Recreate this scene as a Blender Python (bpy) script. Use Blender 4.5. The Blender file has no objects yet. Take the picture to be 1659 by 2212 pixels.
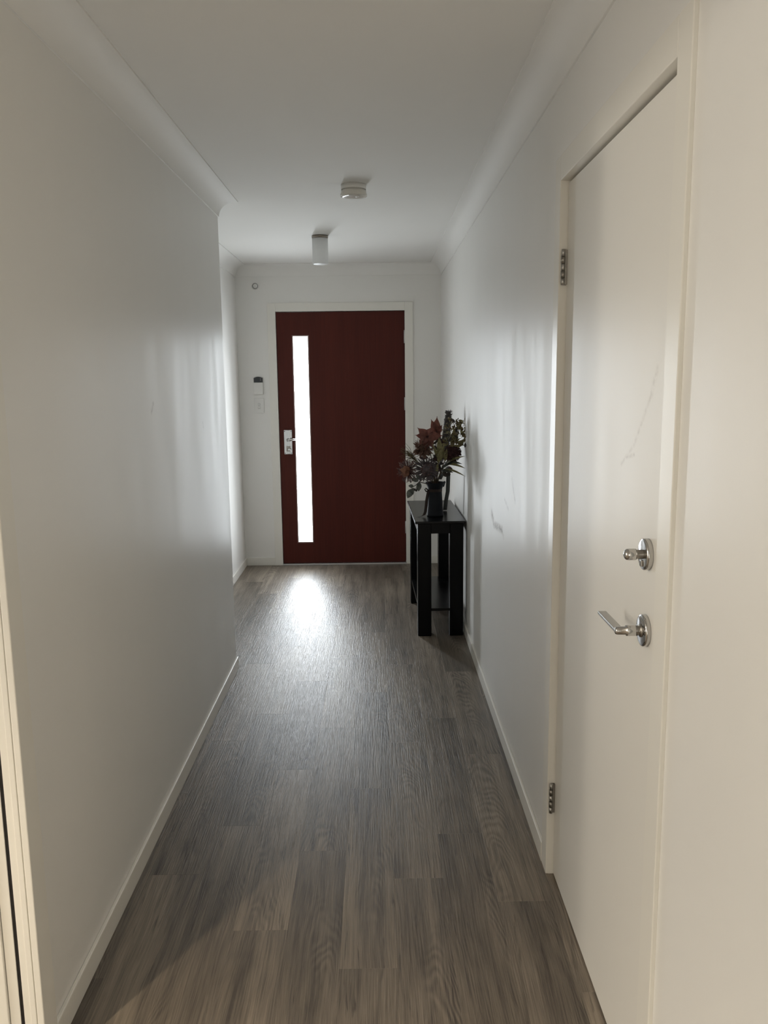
import bpy, bmesh, math, random
from mathutils import Vector, Matrix
random.seed(7)
scene = bpy.context.scene
COL = scene.collection

# ---------------------------------------------------------------- camera
IW, IH, FPX = 1659, 2212, 1790.2
PITCH, YAW, ROLL, EYE = -0.163, 0.0065, -0.0116, 1.5303
fwd = Vector((math.sin(YAW)*math.cos(PITCH), math.cos(YAW)*math.cos(PITCH), math.sin(PITCH)))
rgt = Vector((math.cos(YAW), -math.sin(YAW), 0)); upv = rgt.cross(fwd)
r2 = rgt*math.cos(ROLL) + upv*math.sin(ROLL); u2 = -rgt*math.sin(ROLL) + upv*math.cos(ROLL)
cam = bpy.data.cameras.new('camera'); cam.sensor_fit = 'VERTICAL'; cam.sensor_height = 36
cam.lens = FPX/IH*36; cam.clip_start = 0.02; cam.clip_end = 100
camo = bpy.data.objects.new('camera', cam); COL.objects.link(camo)
m = Matrix((r2, u2, -fwd)).transposed().to_4x4(); m.translation = (0, 0, EYE)
camo.matrix_world = m
scene.camera = camo

# ---------------------------------------------------------------- world, exposure, light levels
world = bpy.data.worlds.new('world'); scene.world = world; world.use_nodes = True
world.node_tree.nodes['Background'].inputs[0].default_value = (0.6, 0.7, 0.8, 1)
world.node_tree.nodes['Background'].inputs[1].default_value = 0.05
scene.view_settings.view_transform = 'Standard'; scene.view_settings.look = 'None'
scene.view_settings.exposure = 0.28; scene.view_settings.gamma = 1.0
scene.view_settings.use_curve_mapping = False
scene.cycles.max_bounces = 7; scene.cycles.diffuse_bounces = 5; scene.cycles.glossy_bounces = 3; scene.cycles.transmission_bounces = 3
scene.cycles.use_adaptive_sampling = True; scene.cycles.adaptive_threshold = 0.05; scene.cycles.adaptive_min_samples = 20
scene.cycles.caustics_reflective = False
GLASS_L = (10.0, (0.89, 0.955, 1.0))      # daylight in the frosted strip of the front door
GLASS_BEAM_W = (9.6, 118)                # the daylight that comes straight through that strip: watts, spread in degrees
PENDANT_W = (40.0, (1.0, 0.91, 0.77))    # pendant in the room on the left
DOWNLIGHT_W = (185.0, (1.0, 0.84, 0.62)) # downlight in the room on the left
WINDOW_L = (4.2, (1.0, 0.96, 0.90))      # daylight window of the room on the left
BACKFILL_L = (1.8, (1.0, 0.93, 0.83))     # unseen glowing panel added behind the viewer as fill

# ---------------------------------------------------------------- dimensions (metres)
XL, XR, XL2 = -0.766, 0.512, -1.098
YEND, YCOR, YB = 6.675, 4.222, -2.6
ZC, CV = 2.391, 0.088
YJ = 1.631                       # far jamb of the opening on the left
YF, YN, ZH = 2.351, 1.4694, 2.045  # side door opening
AT, AW = 0.009, 0.066
RX0, RY0, RY1 = -3.6, -2.6, 3.0  # room on the left

# ---------------------------------------------------------------- helpers
class MB:
    def __init__(s): s.v = []; s.f = []; s.sm = []
    def add(s, vs, fs, smooth=False):
        o = len(s.v); s.v += [tuple(q) for q in vs]
        for f in fs: s.f.append([i+o for i in f]); s.sm.append(smooth)
        return s
    def box(s, x0, x1, y0, y1, z0, z1, bev=0.0, seg=2):
        if bev <= 0:
            vs = [(x, y, z) for x in (x0, x1) for y in (y0, y1) for z in (z0, z1)]
            return s.add(vs, [(0,1,3,2),(4,6,7,5),(0,4,5,1),(2,3,7,6),(0,2,6,4),(1,5,7,3)])
        bm = bmesh.new(); bmesh.ops.create_cube(bm, size=1)
        for v in bm.verts:
            v.co = Vector(((x0+x1)/2+v.co.x*(x1-x0), (y0+y1)/2+v.co.y*(y1-y0), (z0+z1)/2+v.co.z*(z1-z0)))
        bmesh.ops.bevel(bm, geom=bm.edges[:], offset=bev, segments=seg, profile=0.5, affect='EDGES')
        bm.verts.index_update(); s.add([v.co for v in bm.verts], [[v.index for v in f.verts] for f in bm.faces]); bm.free()
        return s
    def tube(s, pts, rad, n=8, caps=True, smooth=True):
        pts = [Vector(q) for q in pts]
        if not hasattr(rad, '__len__'): rad = [rad]*len(pts)
        vs = []; ref = None
        for i, q in enumerate(pts):
            d = (pts[min(i+1, len(pts)-1)]-pts[max(i-1, 0)])
            if d.length < 1e-9: d = Vector((0,0,1))
            d.normalize()
            if ref is None: ref = Vector((0,0,1)) if abs(d.z) < .9 else Vector((1,0,0))
            a = d.cross(ref).normalized(); b = a.cross(d).normalized(); ref = b
            for k in range(n):
                t = 2*math.pi*k/n; vs.append(q+(a*math.cos(t)+b*math.sin(t))*rad[i])
        fs = [(i*n+k, i*n+(k+1)%n, (i+1)*n+(k+1)%n, (i+1)*n+k) for i in range(len(pts)-1) for k in range(n)]
        o = len(s.v); s.add(vs, fs, smooth)
        if caps:
            s.f.append([o+k for k in range(n)][::-1]); s.sm.append(False)
            s.f.append([o+(len(pts)-1)*n+k for k in range(n)]); s.sm.append(False)
        return s
    def lathe(s, prof, c, axis='z', n=40, smooth=True):
        """prof: (radius, height along axis)"""
        vs = []
        for r, h in prof:
            for k in range(n):
                t = 2*math.pi*k/n; a, b = r*math.cos(t), r*math.sin(t)
                vs.append({'z': (c[0]+a, c[1]+b, c[2]+h), 'x': (c[0]+h, c[1]+a, c[2]+b), 'y': (c[0]+a, c[1]+h, c[2]+b)}[axis])
        fs = [(i*n+k, i*n+(k+1)%n, (i+1)*n+(k+1)%n, (i+1)*n+k) for i in range(len(prof)-1) for k in range(n)]
        return s.add(vs, fs, smooth)
    def leaf(s, p, tip, nrm, w, bend=0.0, fold=0.25, wavy=0.0, shape=0.45, n=6, sharp=0.85):
        """a pointed leaf from p to tip, w wide, its face turned to nrm"""
        p = Vector(p); tip = Vector(tip); d = tip-p; L = d.length; d.normalize()
        nv = Vector(nrm); nv = (nv-d*nv.dot(d)).normalized(); sd = d.cross(nv)
        vs = []
        for i in range(n+1):
            t = i/n
            ww = w*0.5*(math.sin(math.pi*t**(0.7+shape*0.6))**sharp if 0 < t < 1 else 0.04)
            c = p+d*(L*t)+nv*(bend*L*math.sin(math.pi*t))+nv*wavy*math.sin(7*t)
            vs += [c-sd*ww+nv*abs(fold)*ww, c, c+sd*ww+nv*abs(fold)*ww]
        fs = []
        for i in range(n):
            a = i*3; fs += [(a, a+1, a+4, a+3), (a+1, a+2, a+5, a+4)]
        return s.add(vs, fs, True)
    def build(s, name, mat, parent=None, origin=None):
        me = bpy.data.meshes.new(name)
        if origin:
            o = Vector(origin); me.from_pydata([tuple(Vector(v)-o) for v in s.v], [], s.f)
        else: me.from_pydata(s.v, [], s.f)
        me.polygons.foreach_set('use_smooth', s.sm); me.update()
        bm = bmesh.new(); bm.from_mesh(me); bmesh.ops.recalc_face_normals(bm, faces=bm.faces[:]); bm.to_mesh(me); bm.free()
        if mat: me.materials.append(mat)
        ob = bpy.data.objects.new(name, me); COL.objects.link(ob)
        if origin: ob.location = origin
        if parent: attach(ob, parent)
        return ob
def attach(ob, parent):
    ob.parent = parent
    ob.matrix_parent_inverse = Matrix.Translation(-world_loc(parent))
def world_loc(o):
    return Vector(o.location) if o.parent is None else Vector(o.location)
def tag(o, label=None, cat=None, group=None, kind=None):
    if label: o['label'] = label
    if cat: o['category'] = cat
    if group: o['group'] = group
    if kind: o['kind'] = kind
    return o
def empty(name, loc, label, cat, group=None, kind=None):
    o = bpy.data.objects.new(name, None); COL.objects.link(o); o.location = loc; o.empty_display_size = 0.05
    return tag(o, label, cat, group, kind)
def struct(ob, label=None, cat=None): return tag(ob, label, cat, None, 'structure')

# ---------------------------------------------------------------- materials
def mat_new(name):
    mt = bpy.data.materials.new(name); mt.use_nodes = True
    nt = mt.node_tree; return mt, nt, nt.nodes['Principled BSDF']
def N(nt, typ, **kw):
    n = nt.nodes.new(typ)
    for k, v in kw.items(): setattr(n, k, v)
    return n
def lk(nt, a, b): nt.links.new(a, b)
def math_node(nt, op, a, b=None, clamp=False):
    n = N(nt, 'ShaderNodeMath', operation=op); n.use_clamp = clamp
    for i, q in enumerate((a, b)):
        if q is None: continue
        if isinstance(q, (int, float)): n.inputs[i].default_value = q
        else: lk(nt, q, n.inputs[i])
    return n.outputs[0]
def mixcol(nt, fac, a, b, blend='MIX'):
    n = N(nt, 'ShaderNodeMix', data_type='RGBA', blend_type=blend)
    for i, q in ((0, fac), (6, a), (7, b)):
        if isinstance(q, (int, float)): n.inputs[i].default_value = q
        elif isinstance(q, tuple): n.inputs[i].default_value = (*q, 1)[:4]
        else: lk(nt, q, n.inputs[i])
    return n.outputs[2]
def noise(nt, vec, scale, detail=3, rough=0.5, dist=0.0):
    n = N(nt, 'ShaderNodeTexNoise'); n.inputs['Scale'].default_value = scale; n.inputs['Detail'].default_value = detail
    n.inputs['Roughness'].default_value = rough; n.inputs['Distortion'].default_value = dist
    if vec is not None: lk(nt, vec, n.inputs['Vector'])
    return n.outputs['Fac']
def mapped(nt, vec, scale):
    mp = N(nt, 'ShaderNodeMapping'); mp.inputs['Scale'].default_value = scale; lk(nt, vec, mp.inputs['Vector']); return mp.outputs[0]
def coords(nt): return N(nt, 'ShaderNodeTexCoord').outputs['Object']
def ramp(nt, fac, a, b):
    n = N(nt, 'ShaderNodeMapRange'); n.inputs[1].default_value = a; n.inputs[2].default_value = b; lk(nt, fac, n.inputs[0]); return n.outputs[0]
def bump(nt, bsdf, h, strength, dist=0.01):
    b = N(nt, 'ShaderNodeBump'); b.inputs['Strength'].default_value = strength; b.inputs['Distance'].default_value = dist
    lk(nt, h, b.inputs['Height']); lk(nt, b.outputs[0], bsdf.inputs['Normal'])
def simple(name, col, rough=0.5, metal=0.0, var=0.08, nscale=40, bstr=0.0, spec=0.5):
    mt, nt, b = mat_new(name); c = coords(nt); f = noise(nt, c, nscale, 4)
    dk = tuple(q*(1-var) for q in col); lt = tuple(min(1, q*(1+var)) for q in col)
    lk(nt, mixcol(nt, f, dk, lt), b.inputs['Base Color'])
    b.inputs['Roughness'].default_value = rough; b.inputs['Metallic'].default_value = metal
    b.inputs['Specular IOR Level'].default_value = spec
    if bstr: bump(nt, b, f, bstr, 0.002)
    return mt
def paint(name, col, rough, scuffs=(), smear=0.0, bstr=0.06):
    """roller-painted plasterboard or timber; scuffs: ((y,z),(y,z),half width, strength)"""
    mt, nt, b = mat_new(name); c = coords(nt)
    f = noise(nt, c, 3.0, 3); base = mixcol(nt, f, tuple(q*.985 for q in col), tuple(min(1, q*1.015) for q in col))
    rg = ramp(nt, noise(nt, mapped(nt, c, (6, 6, 1.0)), 1.0, 4), 0.3, 0.7)
    rout = math_node(nt, 'MULTIPLY_ADD', rg, smear); rout.node.inputs[2].default_value = rough-smear*0.5
    if scuffs:
        sep = N(nt, 'ShaderNodeSeparateXYZ'); lk(nt, c, sep.inputs[0]); Y, Z = sep.outputs[1], sep.outputs[2]
        tot = None; br = ramp(nt, noise(nt, c, 60, 4, 0.7), 0.35, 0.62)
        for (y0, z0), (y1, z1), hw, st in scuffs:
            dy, dz = y1-y0, z1-z0; l2 = dy*dy+dz*dz
            ay = math_node(nt, 'SUBTRACT', Y, y0); az = math_node(nt, 'SUBTRACT', Z, z0)
            t = math_node(nt, 'ADD', math_node(nt, 'MULTIPLY', ay, dy/l2), math_node(nt, 'MULTIPLY', az, dz/l2), True)
            ey = math_node(nt, 'SUBTRACT', ay, math_node(nt, 'MULTIPLY', t, dy)); ez = math_node(nt, 'SUBTRACT', az, math_node(nt, 'MULTIPLY', t, dz))
            d = math_node(nt, 'SQRT', math_node(nt, 'ADD', math_node(nt, 'MULTIPLY', ey, ey), math_node(nt, 'MULTIPLY', ez, ez)))
            k = math_node(nt, 'MULTIPLY', math_node(nt, 'SUBTRACT', 1.0, math_node(nt, 'DIVIDE', d, hw), True), st)
            tot = k if tot is None else math_node(nt, 'MAXIMUM', tot, k)
        fac = math_node(nt, 'MULTIPLY', tot, br)
        base = mixcol(nt, fac, base, (0.30, 0.28, 0.26))
        rout = math_node(nt, 'ADD', rout, math_node(nt, 'MULTIPLY', fac, 0.35))
    lk(nt, base, b.inputs['Base Color']); lk(nt, rout, b.inputs['Roughness'])
    b.inputs['Specular IOR Level'].default_value = 0.27
    bump(nt, b, noise(nt, c, 260, 2), bstr, 0.001)
    return mt
def emit(name, strength, col):
    mt, nt, b = mat_new(name); b.inputs['Base Color'].default_value = (.8, .8, .8, 1)
    b.inputs['Emission Color'].default_value = (*col, 1); b.inputs['Emission Strength'].default_value = strength
    return mt

WALLC = (0.86, 0.85, 0.82)
M_wall_l = paint('wall_paint_left', WALLC, 0.42, (((2.862,1.445),(2.833,1.418),.012,.5), ((3.655,1.338),(3.668,1.311),.008,.4)), 0.10)
M_wall_r = paint('wall_paint_right', WALLC, 0.42, (((3.703,.911),(3.641,.886),.03,.75), ((3.639,.871),(3.378,.893),.022,.8),
    ((3.378,.893),(3.338,.867),.012,.6), ((3.147,1.134),(3.065,1.057),.014,.4), ((3.326,1.03),(3.227,1.004),.014,.3)), 0.10)
M_wall = paint('wall_paint', WALLC, 0.42)
M_ceil = paint('ceiling_paint', (0.87, 0.86, 0.83), 0.85)
M_trim = paint('trim_gloss', (0.85, 0.83, 0.77), 0.33, bstr=0.03)
M_cornice = paint('cornice_paint', (0.87, 0.86, 0.83), 0.7)
M_door2 = paint('door_gloss', (0.84, 0.82, 0.77), 0.42, (((1.572,1.536),(1.598,1.491),.012,.28), ((1.598,1.491),(1.695,1.385),.008,.22),
    ((1.695,1.385),(1.78,1.336),.007,.22), ((1.749,1.354),(1.692,1.364),.006,.28)), 0.04, bstr=0.04)
M_chrome = simple('chrome', (0.62, 0.61, 0.60), 0.10, 1.0, 0.03)
M_satin = simple('satin_steel', (0.50, 0.49, 0.47), 0.32, 1.0, 0.06)
M_hinge = simple('hinge_steel', (0.34, 0.32, 0.29), 0.35, 1.0, 0.08)
M_alu = simple('aluminium', (0.62, 0.62, 0.62), 0.4, 0.8, 0.05)
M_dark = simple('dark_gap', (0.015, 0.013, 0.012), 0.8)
M_black = simple('black_plastic', (0.03, 0.033, 0.036), 0.35)
M_white = simple('white_plastic', (0.80, 0.79, 0.76), 0.35, 0, 0.02)
M_alarm = simple('alarm_plastic', (0.76, 0.74, 0.68), 0.16, 0, 0.02)
M_table = simple('black_brown_foil', (0.0020, 0.0021, 0.0028), 0.24, 0, 0.25, 60, 0.0, 0.16)
M_tabletop = simple('black_brown_top', (0.004, 0.004, 0.0045), 0.26, 0, 0.25, 60, 0.0, 0.30)
M_pitcher = simple('dark_enamel', (0.008, 0.010, 0.014), 0.6, 0.0, 0.3, 120, 0.2, 0.2)
M_ribbon = simple('dark_ribbon', (0.035, 0.022, 0.018), 0.7, 0, 0.2)
M_nickel = simple('aged_nickel', (0.28, 0.25, 0.21), 0.38, 0.9, 0.08)
M_glassday = emit('frosted_daylight_glass', *GLASS_L)

def wood_door():
    mt, nt, b = mat_new('red_timber_veneer'); c = coords(nt)
    g = noise(nt, mapped(nt, c, (90, 90, 2.5)), 1.0, 5, 0.6, 0.3); g2 = noise(nt, mapped(nt, c, (7, 7, 0.5)), 1.0, 3)
    f = math_node(nt, 'ADD', math_node(nt, 'MULTIPLY', g, 0.5), math_node(nt, 'MULTIPLY', g2, 0.5))
    lk(nt, mixcol(nt, ramp(nt, f, 0.3, 0.7), (0.060, 0.011, 0.008), (0.096, 0.019, 0.012)), b.inputs['Base Color'])
    b.inputs['Roughness'].default_value = 0.5; b.inputs['Specular IOR Level'].default_value = 0.2; bump(nt, b, g, 0.05, 0.001); return mt
M_red = wood_door()
def frosted():
    mt, nt, b = mat_new('frosted_lamp_glass'); c = coords(nt)
    d = N(nt, 'ShaderNodeBsdfTranslucent'); d.inputs[0].default_value = (.85, .85, .84, 1)
    b.inputs['Base Color'].default_value = (.80, .80, .79, 1); b.inputs['Roughness'].default_value = 0.45
    mx = N(nt, 'ShaderNodeMixShader'); mx.inputs[0].default_value = 0.45
    lk(nt, ramp(nt, noise(nt, c, 90, 2), -1.2, 2.2), mx.inputs[0])
    lk(nt, b.outputs[0], mx.inputs[1]); lk(nt, d.outputs[0], mx.inputs[2])
    lk(nt, mx.outputs[0], nt.nodes['Material Output'].inputs[0]); return mt
M_frost = frosted()
def plank_mat():
    mt, nt, b = mat_new('grey_brown_vinyl_plank'); c = coords(nt)
    rnd = N(nt, 'ShaderNodeObjectInfo').outputs['Random']
    cb = N(nt, 'ShaderNodeCombineXYZ')
    lk(nt, math_node(nt, 'MULTIPLY', rnd, 31.7), cb.inputs[0]); lk(nt, math_node(nt, 'MULTIPLY', rnd, 77.3), cb.inputs[1]); lk(nt, math_node(nt, 'MULTIPLY', rnd, 13.1), cb.inputs[2])
    va = N(nt, 'ShaderNodeVectorMath', operation='ADD'); lk(nt, c, va.inputs[0]); lk(nt, cb.outputs[0], va.inputs[1]); v = va.outputs[0]
    warp = noise(nt, mapped(nt, v, (4, 1.1, 1)), 1.0, 2, 0.5, 0.0)
    cw = N(nt, 'ShaderNodeCombineXYZ'); lk(nt, math_node(nt, 'MULTIPLY', warp, 0.07), cw.inputs[0])
    vb = N(nt, 'ShaderNodeVectorMath', operation='ADD'); lk(nt, v, vb.inputs[0]); lk(nt, cw.outputs[0], vb.inputs[1]); w = vb.outputs[0]
    g1 = noise(nt, mapped(nt, w, (270, 5.5, 1)), 1.0, 4, 0.68, 0.0)      # fine fibres
    g2 = noise(nt, mapped(nt, w, (24, 0.9, 1)), 1.0, 4, 0.6, 0.0)       # broad bands
    g3 = noise(nt, mapped(nt, w, (52, 3.6, 1)), 1.0, 4, 0.62, 0.5)       # dark cracks
    g5 = noise(nt, mapped(nt, w, (9, 2.6, 1)), 1.0, 2, 0.55, 0.5)       # smoky patches
    # cathedral figure: parabolic rings along the plank
    sp = N(nt, 'ShaderNodeSeparateXYZ'); lk(nt, c, sp.inputs[0])
    xs = math_node(nt, 'ADD', sp.outputs[0], math_node(nt, 'MULTIPLY', math_node(nt, 'SUBTRACT', rnd, 0.5), 0.09))
    par = math_node(nt, 'MULTIPLY', math_node(nt, 'MULTIPLY', xs, xs), 55.0)
    tt = math_node(nt, 'ADD', math_node(nt, 'ADD', sp.outputs[1], par), math_node(nt, 'MULTIPLY', noise(nt, mapped(nt, v, (10, 3, 1)), 1.0, 2), 0.55))
    ring = math_node(nt, 'SINE', math_node(nt, 'MULTIPLY', tt, 95.0))
    mask = ramp(nt, noise(nt, mapped(nt, v, (7, 1.3, 1)), 1.0, 2), 0.50, 0.66)
    ringm = math_node(nt, 'MULTIPLY', math_node(nt, 'MULTIPLY', ring, mask), 0.055)
    f = math_node(nt, 'ADD', math_node(nt, 'ADD', math_node(nt, 'MULTIPLY', g1, 0.42), math_node(nt, 'MULTIPLY', g2, 0.36)), math_node(nt, 'MULTIPLY', g5, 0.22))
    f = math_node(nt, 'ADD', f, ringm)
    col = mixcol(nt, ramp(nt, f, 0.39, 0.63), (0.085, 0.069, 0.055), (0.285, 0.235, 0.180))
    crack = ramp(nt, g3, 0.61, 0.72)
    col = mixcol(nt, math_node(nt, 'MULTIPLY', crack, 0.7), col, (0.045, 0.036, 0.029))
    tint = math_node(nt, 'MULTIPLY_ADD', rnd, 0.56); tint.node.inputs[2].default_value = 0.72
    hs = N(nt, 'ShaderNodeHueSaturation'); lk(nt, tint, hs.inputs['Value']); lk(nt, col, hs.inputs['Color'])
    hs.inputs['Saturation'].default_value = 0.92
    lk(nt, hs.outputs[0], b.inputs['Base Color'])
    e = noise(nt, mapped(nt, v, (270, 5.5, 1)), 1.0, 3, 0.65)
    rr = math_node(nt, 'MULTIPLY_ADD', g1, 0.10); rr.node.inputs[2].default_value = 0.33
    lk(nt, rr, b.inputs['Roughness'])
    bump(nt, b, e, 0.85, 0.0016)
    b.inputs['Coat Weight'].default_value = 0.015; b.inputs['Coat Roughness'].default_value = 0.08
    lk(nt, b.inputs['Normal'].links[0].from_socket, b.inputs['Coat Normal'])
    b.inputs['Specular IOR Level'].default_value = 0.26
    return mt
M_plank = plank_mat()
def foliage(name, c1, c2, rough=0.6, trans=0.25, sc=60):
    mt, nt, b = mat_new(name); c = coords(nt); f = ramp(nt, noise(nt, c, sc, 3), 0.3, 0.7)
    col = mixcol(nt, f, c1, c2); lk(nt, col, b.inputs['Base Color']); b.inputs['Roughness'].default_value = rough
    t = N(nt, 'ShaderNodeBsdfTranslucent'); lk(nt, col, t.inputs[0])
    mx = N(nt, 'ShaderNodeMixShader'); mx.inputs[0].default_value = trans
    lk(nt, b.outputs[0], mx.inputs[1]); lk(nt, t.outputs[0], mx.inputs[2]); lk(nt, mx.outputs[0], nt.nodes['Material Output'].inputs[0])
    return mt
F_red = foliage('dried_red_bract', (0.10, 0.032, 0.024), (0.175, 0.06, 0.042))
F_brown = foliage('dried_brown_petal', (0.10, 0.055, 0.04), (0.20, 0.12, 0.085))
F_olive = foliage('dried_olive_leaf', (0.13, 0.115, 0.045), (0.27, 0.24, 0.12))
F_gold = foliage('dried_gold_leaf', (0.06, 0.045, 0.018), (0.22, 0.17, 0.08), 0.3)
F_dark = foliage('dried_dark_cone', (0.022, 0.018, 0.016), (0.075, 0.065, 0.058), 0.85, 0.0)
F_maroon = foliage('dried_maroon_head', (0.035, 0.014, 0.015), (0.085, 0.035, 0.036), 0.8, 0.1)
F_pink = foliage('dried_pink_stamen', (0.10, 0.055, 0.052), (0.22, 0.13, 0.12), 0.6, 0.15)
F_orange = foliage('dried_orange_bract', (0.17, 0.07, 0.04), (0.30, 0.14, 0.085))
F_grey = foliage('dried_grey_petal', (0.030, 0.024, 0.028), (0.115, 0.092, 0.10), 0.45, 0.1)
F_gum = foliage('dried_gum_leaf', (0.05, 0.055, 0.045), (0.12, 0.125, 0.105))
F_stem = foliage('dried_stem', (0.05, 0.035, 0.02), (0.10, 0.075, 0.045), 0.8, 0.0)

# ---------------------------------------------------------------- floor: every plank a piece of its own
fl = MB().box(RX0-.2, XR+.25, YB-.2, YEND+.25, -0.08, -0.008).build('floor', M_dark)
struct(fl, 'grey-brown timber-look plank floor running down the hallway', 'floor')
PW, PL = 0.152, 0.96
joint = {-6: .36+.0, -5: 4.806, -4: 2.376, -3: 2.657, -2: 2.105, -1: 2.496, 0: 1.947, 1: 2.338, 2: 2.586, 3: 2.217, 4: 1.85}
full = {}
def plank_mesh(l, w):
    key = (round(l, 4), round(w, 4))
    if key in full: return full[key]
    b = 0.0003; g = 0.00005
    x, y = w/2-g, l/2-g
    vs = [(-x,-y,-.007),(x,-y,-.007),(x,y,-.007),(-x,y,-.007), (-x,-y,-b*.4),(x,-y,-b*.4),(x,y,-b*.4),(-x,y,-b*.4), (-x+b,-y+b,0),(x-b,-y+b,0),(x-b,y-b,0),(-x+b,y-b,0)]
    fs = [(3,2,1,0)]+[(a+i, a+(i+1)%4, a+4+(i+1)%4, a+4+i) for a in (0,4) for i in range(4)]+[(8,9,10,11)]
    me = bpy.data.meshes.new('plank'); me.from_pydata(vs, [], fs); me.update(); me.materials.append(M_plank); full[key] = me; return me
for c in range(-23, 5):
    x0 = -0.119+PW*c; x1 = x0+PW
    x0c, x1c = max(x0, RX0), min(x1, XR+.06)
    if x1c-x0c < .01: continue
    ylo = YB if x1c > RX0 else RY0
    yhi = YEND if x1c > XL2+.02 else RY1
    j = joint.get(c, 2.0+((c*0.377) % 1)*PL); j -= math.ceil((j-ylo)/PL)*PL
    while j < yhi:
        a, b2 = max(j, ylo), min(j+PL, yhi); j += PL
        if b2-a < .02: continue
        o = bpy.data.objects.new('plank', plank_mesh(b2-a, x1c-x0c)); COL.objects.link(o)
        o.location = ((x0c+x1c)/2, (a+b2)/2, 0); o.parent = fl

# ---------------------------------------------------------------- ceiling and walls
struct(MB().box(RX0-.2, XR+.25, YB-.2, YEND+.25, ZC, ZC+.12).build('ceiling', M_ceil), 'plain white ceiling over the hallway', 'ceiling')
struct(MB().box(XR, XR+.11, YB, YN-.02, 0, ZC).box(XR, XR+.11, YF+.02, YEND+.1, 0, ZC).box(XR, XR+.11, YN-.02, YF+.02, ZH+.02, ZC)
       .build('wall_right', M_wall_r), 'long white right-hand wall beside the console table', 'wall')
# left wall from the sliding-door jamb to the outside corner
struct(MB().box(XL-.10, XL, YJ+1.0, YCOR, 0, ZC).box(XL-.030, XL, YJ+.02, YJ+1.0, 0, ZC).box(XL-.10, XL-.041, YJ+.02, YJ+1.0, 0, ZC).box(XL-.041, XL-.030, YJ+.02, YJ+1.0, ZH, ZC).box(XL-.10, XL, -.3, YJ+.02, ZH+.02, ZC).box(XL-.10, XL, YB, -.3, 0, ZC)
       .build('wall_left', M_wall_l), 'plain white left-hand wall ending at an outside corner', 'wall')
struct(MB().box(XL2-.1, XL-.10, YCOR-.1, YCOR, 0, ZC).build('wall_return', M_wall), 'short return wall behind the left outside corner', 'wall')
struct(MB().box(XL2-.1, XL2, YCOR, YEND+.1, 0, ZC).build('wall_entry_left', M_wall), 'white wall set back beside the front door', 'wall')
EX0, EX1, EZ = -0.787, 0.2195, 2.030
struct(MB().box(XL2, EX0-.025, YEND, YEND+.1, 0, ZC).box(EX1+.025, XR, YEND, YEND+.1, 0, ZC).box(EX0-.025, EX1+.025, YEND, YEND+.1, EZ+.025, ZC)
       .build('wall_end', M_wall), 'white end wall around the red front door', 'wall')
struct(MB().box(RX0, -.62, YB-.1, YB, 0, ZC).box(.42, XR+.1, YB-.1, YB, 0, ZC).box(-.62, .42, YB-.1, YB, 2.1, ZC).box(-.62, .42, YB-.1, YB, 0, .1).build('wall_back', M_wall), 'white wall behind the viewer', 'wall')
# room on the left, seen only through its opening
struct(MB().box(RX0-.1, RX0, YB, RY1, 0, .8).box(RX0-.1, RX0, YB, RY1, 2.1, ZC).box(RX0-.1, RX0, YB, -.5, .8, 2.1).box(RX0-.1, RX0, .9, RY1, .8, 2.1)
       .build('wall_room_left', M_wall), 'outer wall of the side room with its window', 'wall')
struct(MB().box(RX0, XL-.10, RY1, RY1+.1, 0, ZC).build('wall_room_far', M_wall), 'far wall of the side room', 'wall')

# ---------------------------------------------------------------- cornice: five mitred coves
path = [(XR, YB), (XR, YEND), (XL2, YEND), (XL2, YCOR), (XL, YCOR), (XL, YB)]
def left_n(a, b):
    d = Vector((b[0]-a[0], b[1]-a[1])).normalized(); return Vector((-d.y, d.x))
segn = [left_n(path[i], path[i+1]) for i in range(5)]
prof = [(0, ZC-CV), (.006, ZC-CV), (.006, ZC-CV+.006)]
R_ = CV-.006
for k in range(1, 10):
    t = k*math.pi/20; prof.append((CV-.000-R_*math.cos(t)-0, ZC-CV+.0+R_*math.sin(t)))
prof += [(CV, ZC-.006), (CV, ZC+.0)]
cl = ['right wall', 'end wall above the front door', 'set-back wall on the left of the front door', 'short return behind the left corner', 'left wall up to its outside corner']
for i in range(5):
    vs = []
    for e, (px, py) in ((0, path[i]), (1, path[i+1])):
        j = i+e
        if j == 0 or j == 5: mv = segn[i]
        else:
            n1, n2 = segn[j-1], segn[j]; mv = (n1+n2)/(1+n1.dot(n2))
        vs += [(px+mv.x*d, py+mv.y*d, z) for d, z in prof]
    n = len(prof)
    fs = [(k, k+1, n+k+1, n+k) for k in range(n-1)]
    b = MB(); b.add(vs, fs, False)
    for q in range(len(b.sm)): b.sm[q] = 3 <= q <= n-4
    struct(b.build('trim_%d' % (i+1), M_cornice), 'white cove cornice along the ' + cl[i], 'cornice')

# ---------------------------------------------------------------- baseboards
BH, BT = 0.066, 0.011
def board(name, x0, x1, y0, y1, label): struct(MB().box(x0, x1, y0, y1, 0, BH, .003).build(name, M_trim), label, 'baseboard')
board('baseboard_right', XR-BT, XR, YF+AW, YEND, 'white baseboard along the right wall past the side door')
board('baseboard_right_near', XR-BT, XR, YB, YN-AW, 'white baseboard along the right wall nearest the viewer')
board('baseboard_left', XL, XL+BT, YJ+AW, YCOR+BT, 'white baseboard along the left wall to the corner')
board('baseboard_return', XL2, XL, YCOR, YCOR+BT, 'white baseboard behind the left outside corner')
board('baseboard_entry_left', XL2, XL2+BT, YCOR+BT, YEND, 'white baseboard on the set-back wall beside the front door')
board('baseboard_end_left', XL2+BT, EX0-.068, YEND-BT, YEND, 'short white baseboard left of the front door')
board('baseboard_end_right', EX1+.068, XR-BT, YEND-BT, YEND, 'short white baseboard right of the front door behind the table')

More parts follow.
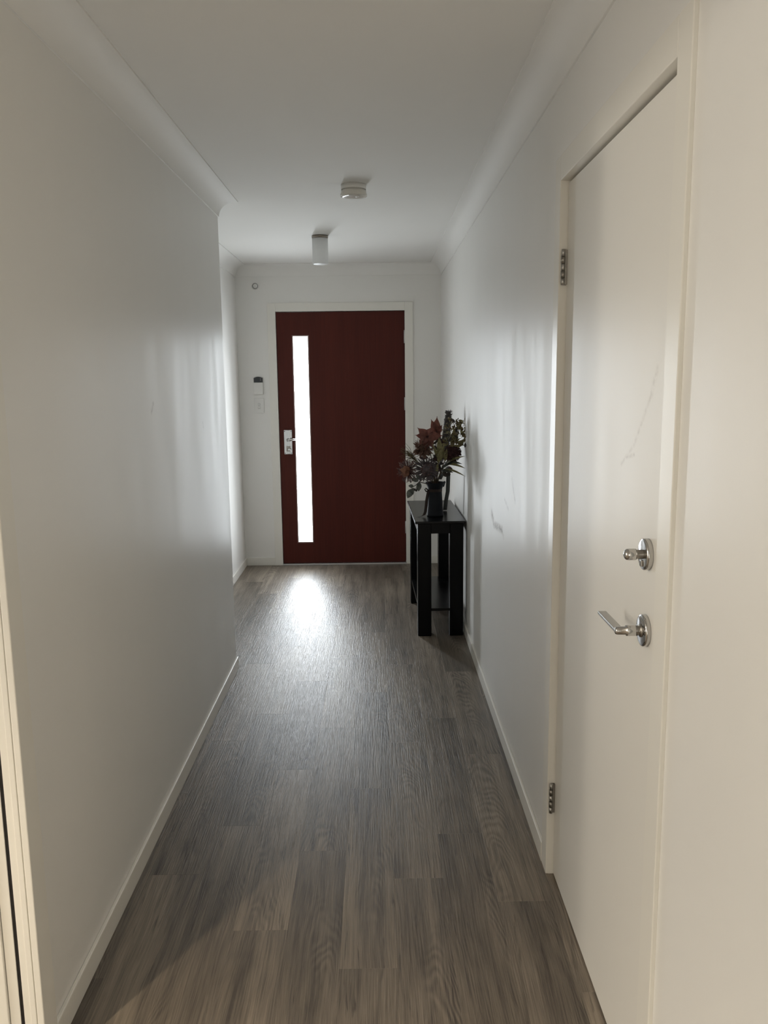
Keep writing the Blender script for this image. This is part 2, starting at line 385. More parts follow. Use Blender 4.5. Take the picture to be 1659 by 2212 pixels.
# ---------------------------------------------------------------- architraves and jambs
def frame_trim(name, boxes, label, mat=M_trim, bev=.002):
    b = MB()
    for q in boxes: b.box(*q, bev)
    return struct(b.build(name, mat), label, 'door frame')
xa = XR-AT
frame_trim('trim_6', [(xa, XR+.001, YF, YF+AW, 0, ZH+AW), (xa, XR+.001, YN-AW, YN, 0, ZH+AW), (xa, XR+.001, YN, YF, ZH, ZH+AW)], 'flat white architrave around the side door')
frame_trim('trim_7', [(XR-.002, XR+.11, YF, YF+.02, 0, ZH), (XR-.002, XR+.11, YN-.02, YN, 0, ZH), (XR-.002, XR+.11, YN-.02, YF+.02, ZH, ZH+.02),
    (XR+.052, XR+.075, YF-.012, YF, 0, ZH), (XR+.052, XR+.075, YN, YN+.012, 0, ZH), (XR+.052, XR+.075, YN, YF, ZH-.012, ZH)], 'cream jamb lining the side door opening', bev=.001)
ya = YEND-.012
frame_trim('trim_8', [(EX0-.068, EX0-.003, ya, YEND+.001, 0, EZ+.070), (EX1+.003, EX1+.068, ya, YEND+.001, 0, EZ+.070), (EX0-.003, EX1+.003, ya, YEND+.001, EZ+.004, EZ+.070)], 'flat white architrave around the red front door')
frame_trim('trim_9', [(EX0-.025, EX0-.006, YEND, YEND+.1, 0, EZ+.006), (EX1+.006, EX1+.025, YEND, YEND+.1, 0, EZ+.006), (EX0-.025, EX1+.025, YEND, YEND+.1, EZ+.006, EZ+.025)], 'white jamb around the red front door', bev=.001)
# left opening: architrave, split jamb of a cavity slider
frame_trim('trim_10', [(XL-.002, XL+.013, YJ, YJ+AW, 0, ZH+AW), (XL-.002, XL+.013, -.3-AW, -.3, 0, ZH+AW), (XL-.002, XL+.013, -.3, YJ, ZH, ZH+AW)], 'white architrave of the opening at the left edge')
frame_trim('trim_11', [(XL-.032, XL-.003, YJ+.004, YJ+.03, 0, ZH), (XL-.016, XL-.004, YJ+.001, YJ+.03, 0, ZH), (XL-.063, XL-.040, YJ+.004, YJ+.03, 0, ZH),
    (XL-.100, XL-.003, -.32, -.30, 0, ZH), (XL-.100, XL-.003, -.32, YJ+.03, ZH, ZH+.02)], 'cream split jamb of the sliding door at the left edge', bev=.001)
frame_trim('trim_12', [(XL-.115, XL-.064, YJ-.002, YJ+.05, 0, ZH+.05)], 'room-side architrave at the far left edge')
struct(MB().box(XL-.0398, XL-.0322, YJ+.006, YJ+.9, 0.004, ZH-.002).build('slot_shade', M_dark), 'dark strip standing in for the shade in the sliding door slot', 'door')  # dark colour paints the shade inside the slot

# ---------------------------------------------------------------- front door
d1 = empty('door_1', ((EX0+EX1)/2, YEND, 0), 'red timber front door with a tall narrow frosted glass strip', 'door', None, 'structure')
GX0, GX1, GZ0, GZ1 = -0.667, -0.535, 0.184, 1.852
ly0, ly1 = YEND+.003, YEND+.043
leaf = MB().box(EX0, GX0, ly0, ly1, .015, EZ).box(GX1, EX1, ly0, ly1, .015, EZ).box(GX0, GX1, ly0, ly1, .015, GZ0).box(GX0, GX1, ly0, ly1, GZ1, EZ).build('door_leaf', M_red, d1)
M_bead = simple('bead_timber', (0.36, 0.27, 0.25), 0.4)
for q in ((GX0, GX0+.009, GZ0, GZ1), (GX1-.009, GX1, GZ0, GZ1), (GX0+.009, GX1-.009, GZ0, GZ0+.009), (GX0+.009, GX1-.009, GZ1-.009, GZ1)):
    MB().box(q[0], q[1], ly0-.003, ly0+.012, q[2], q[3], .002).build('glazing_bead', M_bead, d1)
tag(MB().box(GX0+.004, GX1-.004, ly0+.016, ly0+.022, GZ0+.004, GZ1-.004).build('glass_pane', M_glassday, d1), 'frosted glass bright with daylight')
al = bpy.data.lights.new('strip_daylight', 'AREA'); al.shape = 'RECTANGLE'; al.size = GX1-GX0-.018; al.size_y = GZ1-GZ0-.018
al.energy = GLASS_BEAM_W[0]; al.color = GLASS_L[1]; al.spread = math.radians(GLASS_BEAM_W[1])
ao = bpy.data.objects.new('strip_daylight', al); COL.objects.link(ao)
ao.location = ((GX0+GX1)/2, ly0+.0145, (GZ0+GZ1)/2); ao.rotation_euler = (math.radians(-90), 0, 0); attach(ao, d1)
for z0, z1 in ((1.783, 1.883), (1.256, 1.358), (.254, .354)):
    h = MB().tube([(EX1+.003, ly0-.006, z0), (EX1+.003, ly0-.006, z1)], .006, 12)
    h.box(EX1-.004, EX1+.004, ly0-.003, ly0+.02, z0, z1)
    tag(h.build('hinge', M_alu, d1), 'pale metal hinge')
pl = MB().box(-.753, -.688, ly0-.006, ly0, .914, 1.109, .0015).box(-.729, -.706, ly0-.013, ly0-.004, .916, 1.107, .002)
plate = tag(pl.build('lock_plate', M_chrome, d1), 'polished metal lock plate')
for sx in (-.746, -.695):
    for sz in (.923, 1.100): MB().lathe([(0, -.0015), (.0035, -.0012), (.0035, .001)], (sx, ly0-.0065, sz), 'y', 10).build('screw', M_black, plate)
MB().tube([(-.721, ly0-.012, 1.033), (-.721, ly0-.045, 1.033)], .010, 16).tube([(-.726, ly0-.045, 1.031), (-.70, ly0-.050, 1.034), (-.675, ly0-.050, 1.036), (-.652, ly0-.046, 1.034)], [.011, .0105, .009, .006], 12).build('lever', M_chrome, plate)
MB().box(-.735, -.704, ly0-.016, ly0-.008, .938, .980, .002).build('turn_housing', M_hinge, plate)
MB().tube([(-.72, ly0-.014, .960), (-.72, ly0-.032, .957)], .007, 12).box(-.722, -.700, ly0-.036, ly0-.028, .945, .960, .002).build('snib', M_chrome, plate)
MB().box(EX0-.006, EX1+.006, YEND-.022, YEND+.06, 0, .013, .002).build('threshold', M_alu, d1)
MB().box(EX0-.02, EX1+.02, YEND+.09, YEND+.11, 0, EZ+.02).build('dark_backing', M_dark, d1)  # dark sheet behind the whole leaf, so the gaps around it show dark

# ---------------------------------------------------------------- side door
xl = xa+.0226
d2 = empty('door_2', (xl, (YF+YN)/2, 0), 'plain white flush side door with chrome lever handle and deadbolt', 'door', None, 'structure')
MB().box(xl, xl+.036, YN+.003, YF-.003, .006, ZH-.006, .0015).build('door_leaf', M_door2, d2)
for z0, z1 in ((1.77, 1.866), (.206, .302)):
    hx, hy = .5135, YF-.006
    hg = tag(MB().box(hx+.001, hx+.010, YF-.0035, YF-.001, z0, z1).box(hx+.005, hx+.0125, hy-.001, hy+.001, z0+.002, z1-.002).build('hinge', M_hinge, d2), 'small steel butt hinge')
    st = (z1-z0)/5
    for k in range(5):
        MB().tube([(hx, hy, z0+k*st+.0007), (hx, hy, z0+(k+1)*st-.0007)], .0058 if k % 2 else .0050, 12).build('knuckle', M_hinge if k % 2 else M_satin, hg)
HY = 1.577
db = tag(MB().lathe([(0, -.013), (.026, -.013), (.029, -.0125), (.031, -.0105), (.031, 0), (0, 0)], (xl, HY, 1.181), 'x', 48).build('deadbolt', M_chrome, d2), 'round chrome deadbolt rose with thumb turn')
MB().lathe([(.009, -.013), (.009, -.026)], (xl, HY, 1.181), 'x', 24).build('turn_neck', M_hinge, db)
MB().lathe([(.0, -.026), (.0112, -.026), (.0115, -.028), (.0115, -.040), (.0105, -.0445), (.0075, -.0475), (.003, -.049), (0, -.0492)], (xl, HY, 1.181), 'x', 28).build('thumb_turn', M_chrome, db)
MB().box(xl-.0165, xl-.0125, HY-.006, HY+.006, 1.157, 1.170, .002).build('snib_button', M_chrome, db)
lv = tag(MB().lathe([(0, -.011), (.0275, -.011), (.030, -.0105), (.0318, -.009), (.0318, 0), (0, 0)], (xl, HY-.003, 1.028), 'x', 48).build('lever_handle', M_chrome, d2), 'chrome lever handle on a round rose')
MB().lathe([(.0135, -.011), (.0135, -.013), (.0095, -.0135), (.0095, -.018)], (xl, HY-.003, 1.028), 'x', 28).build('collar', M_hinge, lv)
MB().lathe([(0, -.018), (.0105, -.018), (.0110, -.019), (.0110, -.038), (.0105, -.040), (.0080, -.0405), (.0080, -.058), (.006, -.0615), (0, -.062)], (xl, HY-.003, 1.028), 'x', 28).build('neck', M_chrome, lv)
MB().box(xl-.0625, xl-.044, HY-.008, 1.702, 1.0245, 1.0315, .0018).build('lever', M_satin, lv)

# ---------------------------------------------------------------- fittings on the end wall
w = empty('wall_controller', (-.943, YEND-.012, 1.394), 'small white wall controller with a dark arched display, above the switch', 'controller')
MB().box(-.980, -.906, YEND-.020, YEND, 1.394, 1.488, .003).build('body', M_white, w)
cap = [(-.978+.070*k/10, 1.524+.009*math.sin(math.pi*k/10)) for k in range(11)]
vs = []
for y in (YEND-.014, YEND): vs += [(x, y, z) for x, z in cap]+[(-.908, y, 1.487), (-.978, y, 1.487)]
n = len(cap)+2
disp = tag(MB().add(vs, [list(range(n)), list(range(2*n-1, n-1, -1))]+[(k, (k+1) % n, n+(k+1) % n, n+k) for k in range(n)]).build('display', M_black, w), 'dark display')
for z in (1.516, 1.505): MB().box(-.926, -.921, YEND-.0148, YEND-.0135, z, z+.003).build('indicator', M_white, disp)
w = empty('light_switch', (-.9425, YEND-.008, 1.248), 'white two-gang light switch plate left of the front door', 'light switch')
MB().box(-.981, -.904, YEND-.009, YEND, 1.248, 1.364, .002).build('plate', M_white, w)
for z in (1.316, 1.291):
    MB().box(-.951, -.934, YEND-.0095, YEND-.008, z-.0095, z+.0095, .0005).build('rocker_shadow_plate', simple('rocker_shadow', (.42, .42, .41), .5), w)  # grey plate paints a shadow line around each rocker
    MB().box(-.949, -.936, YEND-.0135, YEND-.009, z-.0075, z+.0075, .0015).build('rocker', M_white, w)
w = empty('wall_sensor', (-.940, YEND-.01, 2.204), 'small round white wall sensor with a thin dark ring, high on the end wall', 'sensor')
MB().lathe([(0, -.012), (.026, -.012), (.0275, -.010), (.0275, 0)], (-.940, YEND, 2.231), 'y', 36).build('backplate', M_white, w)
MB().lathe([(.0215, -.0145), (.0185, -.0145), (.0185, -.011), (.0215, -.011), (.0215, -.0145)], (-.940, YEND, 2.231), 'y', 36).build('ring', M_black, w)
MB().lathe([(0, -.018), (.012, -.0175), (.0182, -.0145), (.0182, -.011)], (-.940, YEND, 2.231), 'y', 36).build('button', M_white, w)

# ---------------------------------------------------------------- ceiling fittings
w = empty('ceiling_light', (-.343, 5.349, ZC), 'small cylindrical ceiling light with frosted glass and a brown metal base', 'ceiling light')
MB().lathe([(0, 0), (.0505, 0), (.0505, -.014), (.0485, -.0145), (.0485, -.019), (.0, -.019)], (-.343, 5.349, ZC), 'z', 48).build('base', M_nickel, w)
MB().lathe([(.044, -.017), (.0492, -.018), (.0492, -.164), (.0475, -.169), (.043, -.171), (0, -.172)], (-.343, 5.349, ZC), 'z', 48).build('glass_shade', M_frost, w)
w = empty('smoke_alarm', (-.096, 3.973, ZC), 'round white smoke alarm on the hallway ceiling', 'smoke alarm')
MB().lathe([(0, 0), (.058, 0), (.058, -.021), (.0565, -.022)], (-.096, 3.973, ZC), 'z', 56).build('base', M_white, w)
MB().lathe([(.0545, -.020), (.0545, -.026), (.0575, -.027), (.058, -.034), (.0615, -.045), (.062, -.048), (.0605, -.051), (.045, -.0545), (.02, -.057), (0, -.0575)], (-.096, 3.973, ZC), 'z', 56).build('cover', M_alarm, w)
MB().lathe([(.0, -.0595), (.008, -.059), (.0095, -.057), (.0095, -.054)], (-.080, 3.945, ZC), 'z', 20).build('test_button', M_white, w)

# ---------------------------------------------------------------- console table
TA = math.radians(1.05); TO = Vector((.225, 4.735, 0))
tab = empty('console_table', (.36, 5.12, 0), 'narrow black console table with a low shelf against the right wall', 'table')
def tpart(b, name, mat=M_table):
    ca, sa = math.cos(TA), math.sin(TA)
    b.v = [(TO.x+(x*ca-y*sa), TO.y+(x*sa+y*ca), z) for x, y, z in b.v]
    return b.build(name, mat, tab)
TWX, TL = .268, .80
tpart(MB().box(-.016, TWX+.012, -.012, TL+.012, .679, .694, .0040, 4), 'tabletop', M_tabletop)
LG = .080
for lx in (0, TWX-LG):
    for ly in (0, TL-LG): tpart(MB().box(lx, lx+LG, ly, ly+LG, 0.0, .679, .005, 4), 'leg')
for ly in (.004, TL-.020): tpart(MB().box(LG, TWX-LG, ly, ly+.016, .619, .679, .0008), 'apron')
for lx in (.004, TWX-.020): tpart(MB().box(lx, lx+.016, LG, TL-LG, .619, .679, .0008), 'apron')
tpart(MB().box(LG, TWX-LG, .006, TL-.006, .153, .169).box(.006, LG, LG, TL-LG, .153, .169).box(TWX-LG, TWX-.006, LG, TL-LG, .153, .169), 'shelf', M_tabletop)

# ---------------------------------------------------------------- pitcher
PX, PY, PZ = .340, 4.925, .694
pit = empty('pitcher', (PX, PY, PZ), 'dark metal pitcher with a flared rim and a ribbon, on the console table', 'pitcher')
MB().lathe([(0, .001), (.048, .001), (.0505, .003), (.0505, .008), (.0490, .011), (.0465, .05), (.0435, .10), (.0405, .150), (.0395, .158), (.0405, .162), (.0425, .166), (.0470, .178), (.0545, .194), (.0575, .201), (.0585, .203), (.0570, .2035), (.0530, .196), (.0455, .180), (.0390, .165), (.0380, .150), (.0405, .10), (.0435, .05), (.046, .012), (0, .010)], (PX, PY, PZ), 'z', 48).build('body', M_pitcher, pit)
MB().tube([(PX+.044, PY+.005, PZ+.180), (PX+.060, PY+.015, PZ+.205)], [.012, .006], 10).build('spout', M_pitcher, pit)
def strap(pts, wdir, wd, th=.0012):
    b = MB(); vs = []
    for q in pts:
        q = Vector(q); wv = Vector(wdir).normalized()*wd/2; t = Vector((0, th/2, 0)) if abs(Vector(wdir).normalized().y) < .9 else Vector((th/2, 0, 0))
        vs += [q-wv-t, q+wv-t, q+wv+t, q-wv+t]
    fs = [(i*4+k, i*4+(k+1) % 4, i*4+4+(k+1) % 4, i*4+4+k) for i in range(len(pts)-1) for k in range(4)]
    fs += [(0,1,2,3), tuple(len(vs)-4+k for k in range(4))]
    return b.add(vs, fs, True)
rb = MB().lathe([(.0412, .148), (.0422, .149), (.0422, .164), (.0432, .165)], (PX, PY, PZ), 'z', 40).build('ribbon_band', M_ribbon, pit)
strap([(PX-.040, PY-.018, PZ+.158), (PX-.046, PY-.022, PZ+.13), (PX-.052, PY-.026, PZ+.10), (PX-.056, PY-.028, PZ+.06), (PX-.060, PY-.032, PZ+.03), (PX-.070, PY-.036, PZ+.010), (PX-.090, PY-.042, PZ+.0030), (PX-.104, PY-.046, PZ+.0030)], (1, .2, .15), .019).build('ribbon_tail', M_ribbon, pit)
strap([(PX+.030, PY+.040, PZ+.215), (PX+.055, PY+.07, PZ+.255), (PX+.088, PY+.10, PZ+.235), (PX+.086, PY+.12, PZ+.13), (PX+.078, PY+.15, PZ+.07), (PX+.075, PY+.17, PZ+.02), (PX+.074, PY+.185, PZ+.004)], (1, 0, 0), .024).build('ribbon_tail', simple('grey_ribbon', (0.07, 0.075, 0.07), 0.7, 0, 0.15), pit)
MB().tube([(PX-.040, PY-.02, PZ+.157), (PX-.058, PY-.03, PZ+.172), (PX-.064, PY-.032, PZ+.166), (PX-.056, PY-.03, PZ+.152), (PX-.040, PY-.02, PZ+.155)], .004, 8).build('ribbon_loop', M_ribbon, pit)

# ---------------------------------------------------------------- dried flowers, one thing for each stem
MOUTH = Vector((PX, PY, PZ+.175)); GRP = 'dried stems in the dark pitcher'
def V(*a): return Vector(a)
def rnd(a, b): return random.uniform(a, b)
def sph():
    z = rnd(-1, 1); t = rnd(0, 6.283); r = math.sqrt(1-z*z); return V(r*math.cos(t), r*math.sin(t), z)
def stem_thing(name, head, label, cat='flower', r=.0026, side=None):
    base = V(PX+rnd(-.018, .018), PY+rnd(-.018, .018), PZ+.014)
    mo = MOUTH+V((head[0]-PX)*.12, (head[1]-PY)*.12, 0)
    mo.x = max(PX-.03, min(PX+.03, mo.x))
    t = empty(name, base, label, cat, GRP)
    hd = Vector(head); pts = []
    ctrl = mo+V(0, 0, .35*(hd.z-mo.z) if hd.z > mo.z else .06)
    for k in range(4): pts.append(base.lerp(mo, k/4))
    for k in range(9):
        s = k/8; pts.append(mo*(1-s)**2+ctrl*2*s*(1-s)+hd*s*s)
    MB().tube(pts, r, 6).build('stem', F_stem, t)
    return t
# red star-shaped bracts
def star(head, tips, label, wid, seed, mat=F_red):
    random.seed(seed); t = stem_thing('star_flower', head, label); h = Vector(head)
    for tp in tips:
        MB().leaf(h, tp, (rnd(-.3, .3), -1, rnd(-.1, .5)), wid*rnd(.85, 1.15), rnd(-.08, .10), .18, .003, .0, 9, 1.7).build('bract', mat, t)
    b = MB()
    for k in range(9): b.tube([h+V(0, -.004, 0), h+V(rnd(-.006, .006), -.014, rnd(-.006, .006))], [.0022, .0030], 6)
    b.build('flower_centre', F_maroon, t); return t
star((.290, 4.862, 1.176), [(.231,4.845,1.230), (.217,4.85,1.186), (.383,4.85,1.181), (.238,4.835,1.125), (.276,4.83,1.089), (.328,4.835,1.105), (.318,4.875,1.232)], 'red star-shaped dried flower facing out near the top of the bouquet', .052, 1)
star((.350, 4.960, 1.195), [(.355,4.955,1.289), (.317,4.945,1.273), (.385,4.94,1.238), (.336,4.93,1.175), (.372,4.93,1.172)], 'red dried flower with two upright pointed bracts behind the open star', .046, 2)
# banksia cone
random.seed(3); t = stem_thing('banksia_cone', (.404, 5.02, 1.09), 'tall dark grey banksia cone, highest stem of the bouquet', r=.004)
a, b_ = V(.404, 5.02, 1.085), V(.431, 5.02, 1.315); ax = (b_-a).normalized()
MB().tube([a, a.lerp(b_, .12), a.lerp(b_, .5), a.lerp(b_, .85), b_], [.012, .024, .023, .019, .010], 14).build('cone', F_dark, t)
mb = MB(); s1 = ax.orthogonal().normalized(); s2 = ax.cross(s1)
for k in range(260):
    tt = rnd(.05, 1); an = rnd(0, 6.283); dv = s1*math.cos(an)+s2*math.sin(an); rr = .023-.006*tt
    p0 = a.lerp(b_, tt)+dv*rr*.8; mb.tube([p0, p0+dv*rnd(.006, .011)+ax*rnd(.002, .006)], [.0022, .0012], 4, True, False)
tag(mb.build('bristles', F_dark, t), kind='stuff')
mb = MB()
for k in range(40):
    dv = (s1*rnd(-1, 1)+s2*rnd(-1, 1))*.5; p0 = b_+dv*.016-ax*.012; mb.tube([p0, p0+dv*.014+ax*rnd(.008, .022)], [.0016, .0005], 4, True, False)
tag(mb.build('tuft', F_grey, t), 'grey tuft at the tip', kind='stuff')
# curly gold leaf spray against the wall
def clampx(v): v.x = min(v.x, .5035); return v
random.seed(4); t = stem_thing('gold_leaf_spray', (.455, 4.80, 1.16), 'curly olive-gold leaf spray leaning on the right wall', 'foliage')
MB().tube([(.455,4.80,1.16), (.47,4.79,1.22), (.485,4.78,1.265), (.492,4.775,1.255), (.5,4.77,1.285)], [.003,.0026,.002,.0016,.0008], 6).tube([(.46,4.80,1.19), (.445,4.79,1.24), (.42,4.785,1.285)], [.003,.002,.001], 6).tube([(.415,4.79,1.268), (.44,4.79,1.258), (.468,4.785,1.252)], .0014, 5).build('branch', F_stem, t)
for k in range(84):
    p0 = clampx(V(.446+rnd(-.055, .055), 4.79+rnd(-.03, .035), 1.205+rnd(-.09, .06))); d = sph(); d.z = abs(d.z)*.8+.1
    MB().leaf(p0, clampx(p0+d.normalized()*rnd(.026, .048)), sph(), rnd(.011, .022), rnd(-.3, .3), .3, .003, n=4).build('leaf', (F_dark if k % 4 == 1 else F_gold) if k % 3 else F_olive, t)
mb = MB()
for k in range(18):
    p0 = clampx(V(.445+rnd(-.045, .045), 4.78+rnd(-.03, .02), 1.21+rnd(-.06, .06))); r0 = rnd(.006, .012); u_ = sph(); w_ = u_.orthogonal().normalized(); u_ = w_.cross(u_).normalized()
    mb.tube([clampx(p0+(u_*math.cos(q*.7)+w_*math.sin(q*.7))*r0*(1-q*.05)) for q in range(8)], .0011, 4)
tag(mb.build('curly_tendrils', F_olive, t), kind='stuff')
MB().leaf((.430,4.83,1.110), (.449,4.805,1.228), (-.4,-1,.1), .030, .08, .2).build('leaf', F_olive, t)
MB().leaf((.462,4.80,1.110), (.5025,4.765,1.168), (-.6,-1,.4), .026, .06, .2).build('leaf', F_olive, t)
# spiky heads
def spiky(name, label, c, r, ln, nn, mat, core, seed, front=None, rad=.0016):
    random.seed(seed); t = stem_thing(name, c, label); h = Vector(c)
    MB().lathe([(0, -r), (r*.6, -r*.8), (r*.95, -r*.3), (r, 0), (r*.9, r*.45), (r*.55, r*.85), (0, r)], h, 'z', 16).build('flower_centre', core, t)
    mb = MB()
    for k in range(nn):
        d = sph()
        if front is not None:
            d = (d+Vector(front)*1.1).normalized()
        p0 = h+d*r*.8; e = h+d*(r+ln*rnd(.6, 1.1)); mid = p0.lerp(e, .55)+sph()*ln*.08
        if e.x > .503: e.x = .503
        mb.tube([p0, mid, e], [rad, rad*.9, rad*1.2], 4, True, False)
    tag(mb.build('stamens', mat, t), kind='stuff'); return t
spiky('protea', 'dark maroon dried protea head on the right of the bouquet', (.438, 4.850, 1.078), .039, .015, 480, F_maroon, F_maroon, 5)
t = spiky('pincushion_flower', 'pink-brown pincushion flower sticking out on the left of the bouquet', (.176, 4.885, .974), .030, .042, 190, F_pink, F_maroon, 6, None, .0018)
for q, (tx, tz, ww) in enumerate(((.127, .985, .04), (.133, .955, .042), (.150, 1.008, .040), (.150, .938, .034))):
    MB().leaf((.183, 4.855, .972), (tx, 4.845, tz), (-.3, -1, .2), ww, .30, .35).build('bract', F_orange, t)
# shaggy brown flower under the red star
random.seed(8); t = stem_thing('shaggy_flower', (.257, 4.885, 1.10), 'shaggy brown dried flower hanging below the red star')
h = V(.262, 4.875, 1.105)
for k in range(72):
    d = sph(); d.y = -abs(d.y)*.8; d.z = d.z*.9-.25; d.normalize()
    MB().leaf(h+d*.012, h+d*rnd(.050, .080), sph(), rnd(.010, .017), rnd(-.25, .25), .3, .002, n=4).build('petal', F_brown, t)
MB().lathe([(0, -.03), (.02, -.02), (.028, 0), (.02, .02), (0, .028)], h, 'z', 12).build('flower_centre', F_brown, t)
# needle foliage
random.seed(9); t = stem_thing('needle_sprig', (.235, 4.90, 1.02), 'feathery thin-needled sprig reaching out to the upper left', 'foliage')
mb = MB()
for k in range(46):
    s = rnd(0, 1); p0 = V(.250-.045*s, 4.90+rnd(-.01, .01), 1.000+.055*s)
    e = p0+V(rnd(-.095, -.04), rnd(-.03, .03), rnd(.0, .085)); mid = p0.lerp(e, .5)+V(.004, rnd(-.006, .006), rnd(.004, .016))
    mb.tube([p0, mid, e], [.0013, .0011, .0006], 4, True, False)
tag(mb.build('needles', F_gold, t), kind='stuff')
# grey daisy-like head
random.seed(10); c = V(.283, 4.805, .986); t = stem_thing('everlasting_daisy', c+V(0, .02, -.01), 'grey-purple dried daisy with a large dome, low at the front')
MB().lathe([(0, -.024), (.012, -.0225), (.025, -.015), (.034, 0), (.032, .012), (.015, .02), (0, .022)], c, 'y', 20).build('dome', F_grey, t)
mb = MB()
for k in range(150):
    d = sph(); d.y = -abs(d.y); p0 = c+V(d.x*.032, d.y*.022, d.z*.032); mb.tube([p0, p0+d*rnd(.003, .006)], [.0016, .0010], 4, True, False)
tag(mb.build('florets', F_pink, t), kind='stuff')
for ring, (nn, l0, yy) in enumerate(((20, .058, .006), (24, .074, .016), (20, .085, .028))):
    for k in range(nn):
        an = 6.283*(k+rnd(-.3, .3))/nn; d = V(math.cos(an), rnd(-.45, .12), math.sin(an))
        MB().leaf(c+V(math.cos(an)*.026, yy, math.sin(an)*.026), c+V(0, yy, 0)+d*l0*rnd(.85, 1.1), (0, -1, .3), rnd(.007, .011), .1, .3, n=4).build('petal', F_grey, t)
# gum sprig
random.seed(11); t = stem_thing('gum_sprig', (.243, 4.885, .905), 'drooping grey gum-leaf sprig with berries at the lower left', 'foliage')
MB().tube([(.275,4.89,.93), (.243,4.885,.905), (.22,4.88,.885), (.195,4.875,.872)], [.003,.0028,.002,.0015], 6).tube([(.235,4.885,.90), (.225,4.88,.872), (.218,4.88,.858)], .0014, 5).build('branch', F_stem, t)
for p0, e, ww in (((.203,4.875,.868), (.172,4.86,.812), .040), ((.245,4.88,.905), (.238,4.86,.852), .032), ((.24,4.885,.91), (.195,4.87,.93), .026), ((.21,4.88,.88), (.178,4.87,.885), .022), ((.20,4.875,.872), (.205,4.86,.832), .022), ((.255,4.88,.92), (.222,4.86,.945), .022)):
    MB().leaf(p0, e, (-.2, -1, .2), ww, .08, .2).build('leaf', F_gum, t)
for q in ((.216, 4.878, .859), (.232, 4.878, .866), (.225, 4.870, .856), (.208, 4.875, .862)):
    MB().lathe([(0, -.007), (.005, -.005), (.007, 0), (.005, .005), (.002, .007), (.0022, .009)], q, 'z', 10).build('berry', F_dark, t)
# olive leaves at the centre
random.seed(12); t = stem_thing('olive_leaf_sprig', (.362, 4.870, 1.03), 'olive-green lance-shaped leaves upright in the middle of the bouquet', 'foliage')
for p0, e, ww in (((.361,4.86,1.052), (.357,4.84,1.171), .034), ((.351,4.84,1.016), (.379,4.82,1.118), .028), ((.392,4.84,1.030), (.401,4.82,1.105), .024), ((.350,4.86,1.047), (.317,4.82,1.138), .017), ((.37,4.86,1.03), (.386,4.85,1.135), .022), ((.352,4.835,1.02), (.338,4.82,.955), .018)):
    MB().leaf(p0, e, (rnd(-.4, .4), -1, .1), ww, rnd(.03, .12), .2).build('leaf', F_olive, t)
# strap leaves to the right
random.seed(13); t = stem_thing('strap_leaf_spray', (.388, 4.90, .985), 'long narrow strap leaves spreading to the right wall above the pitcher rim', 'foliage')
for p0, e, ww in (((.386,4.90,.990), (.503,4.76,1.068), .020), ((.394,4.90,1.004), (.503,4.75,.998), .018), ((.380,4.90,.978), (.503,4.74,.952), .014), ((.386,4.90,1.012), (.490,4.80,1.018), .022), ((.37,4.90,.97), (.45,4.82,1.03), .026), ((.37,4.90,.965), (.44,4.83,.965), .024)):
    MB().leaf(p0, e, (-.2, -.8, .7), ww, .10, .25).build('leaf', F_olive if ww < .021 else F_gum, t)
# dark filler leaves that close the middle of the bouquet
random.seed(14); t = stem_thing('dark_filler_foliage', (.33, 4.92, 1.0), 'very dark crowded leaves filling the heart of the bouquet', 'foliage')
for k in range(90):
    c = V(.338+rnd(-.085, .10), 4.915+rnd(-.03, .05), 1.0+rnd(-.09, .15)); d = sph(); d.z = abs(d.z)
    MB().leaf(c, c+d.normalized()*rnd(.04, .065), sph(), rnd(.018, .03), rnd(-.2, .2), .2, n=4).build('leaf', F_maroon if k % 2 else F_dark, t)

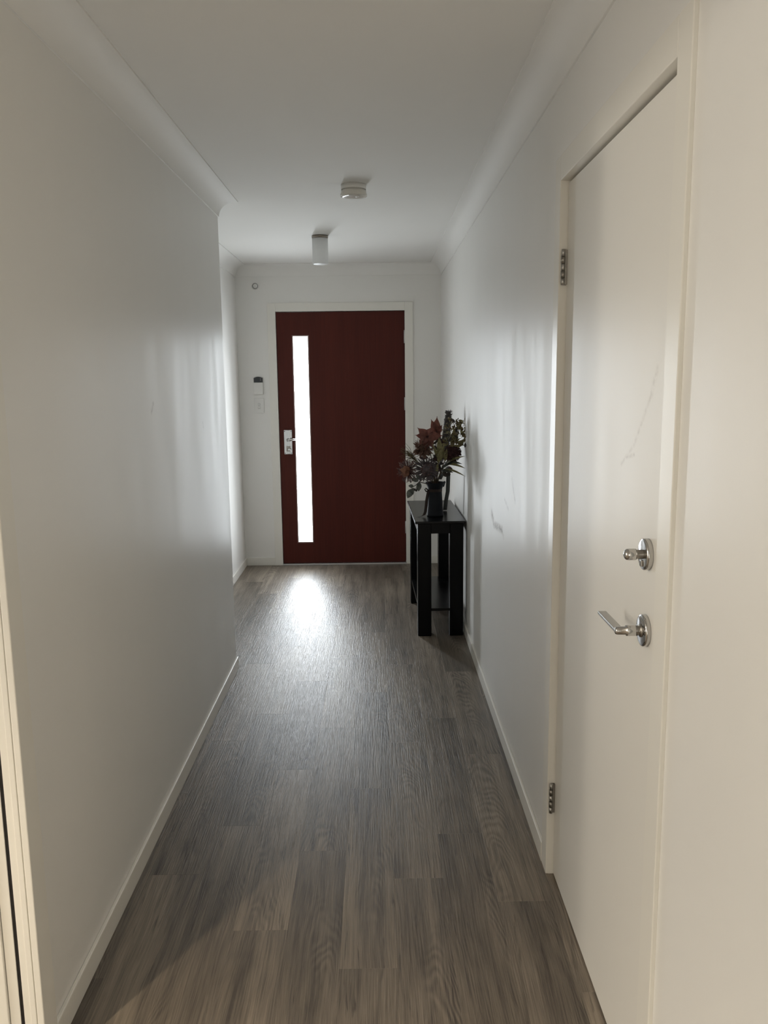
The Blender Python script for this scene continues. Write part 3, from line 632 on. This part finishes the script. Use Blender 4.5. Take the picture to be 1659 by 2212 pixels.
# ---------------------------------------------------------------- lights of the side room (out of view, beyond the opening on the left) and the added back fill
def pendant(loc, r, W):
    p = empty('pendant_lamp', (loc[0], loc[1], ZC), 'pendant lamp with a shallow white shade in the side room', 'lamp')
    MB().tube([(loc[0], loc[1], ZC), (loc[0], loc[1], loc[2]+r+.05)], .003, 6).build('cord', M_black, p)
    MB().lathe([(.02, r+.06), (.03, r+.055), (.17, r+.012), (.172, r+.010), (.028, r+.050), (.0, r+.052)], loc, 'z', 28).build('shade', M_white, p)
    pl = bpy.data.lights.new('bulb', 'POINT'); pl.energy = W[0]; pl.color = W[1]; pl.shadow_soft_size = r
    po = bpy.data.objects.new('bulb', pl); COL.objects.link(po); po.location = loc; attach(po, p)
pendant((-2.75, 1.055, 2.0), .10, PENDANT_W)
DX, DY = -1.68, -.03
p = empty('downlight', (DX, DY, ZC), 'round recessed downlight in the side room', 'lamp')
MB().lathe([(.045, -.006), (.055, -.006), (.055, 0)], (DX, DY, ZC), 'z', 24).build('rim', M_white, p)
MB().lathe([(0, -.003), (.044, -.003)], (DX, DY, ZC), 'z', 24).build('lens', emit('downlight_glow', 20.0, DOWNLIGHT_W[1]), p)
sl = bpy.data.lights.new('downlight_beam', 'SPOT'); sl.energy = DOWNLIGHT_W[0]; sl.color = DOWNLIGHT_W[1]
sl.spot_size = math.radians(118); sl.spot_blend = 0.55; sl.shadow_soft_size = .035
so = bpy.data.objects.new('downlight_beam', sl); COL.objects.link(so); so.location = (DX, DY, ZC-.012); attach(so, p)
wn = empty('window_1', (RX0-.05, .2, .8), 'daylight window of the side room', 'window', None, 'structure')
MB().box(RX0-.06, RX0-.05, -.46, .86, .84, 2.06).build('pane', emit('window_daylight', *WINDOW_L), wn)
MB().box(RX0-.1, RX0+.01, -.5, -.46, .8, 2.1).box(RX0-.1, RX0+.01, .86, .9, .8, 2.1).box(RX0-.1, RX0+.01, -.46, .86, .8, .84).box(RX0-.1, RX0+.01, -.46, .86, 2.06, 2.1).build('window_frame', M_trim, wn)

wn = empty('back_fill', (-.1, YB-.05, .1), 'added glowing fill panel behind the viewer, out of view', 'window', None, 'structure')  # unseen framed panel, added to fill the hallway with light
MB().box(-.58, .38, YB-.06, YB-.05, .14, 2.06).build('pane', emit('back_fill_glow', *BACKFILL_L), wn)
MB().box(-.62, -.58, YB-.1, YB+.01, .1, 2.1).box(.38, .42, YB-.1, YB+.01, .1, 2.1).box(-.58, .38, YB-.1, YB+.01, .1, .14).box(-.58, .38, YB-.1, YB+.01, 2.06, 2.1).build('window_frame', M_trim, wn)  # frame of the added fill panel
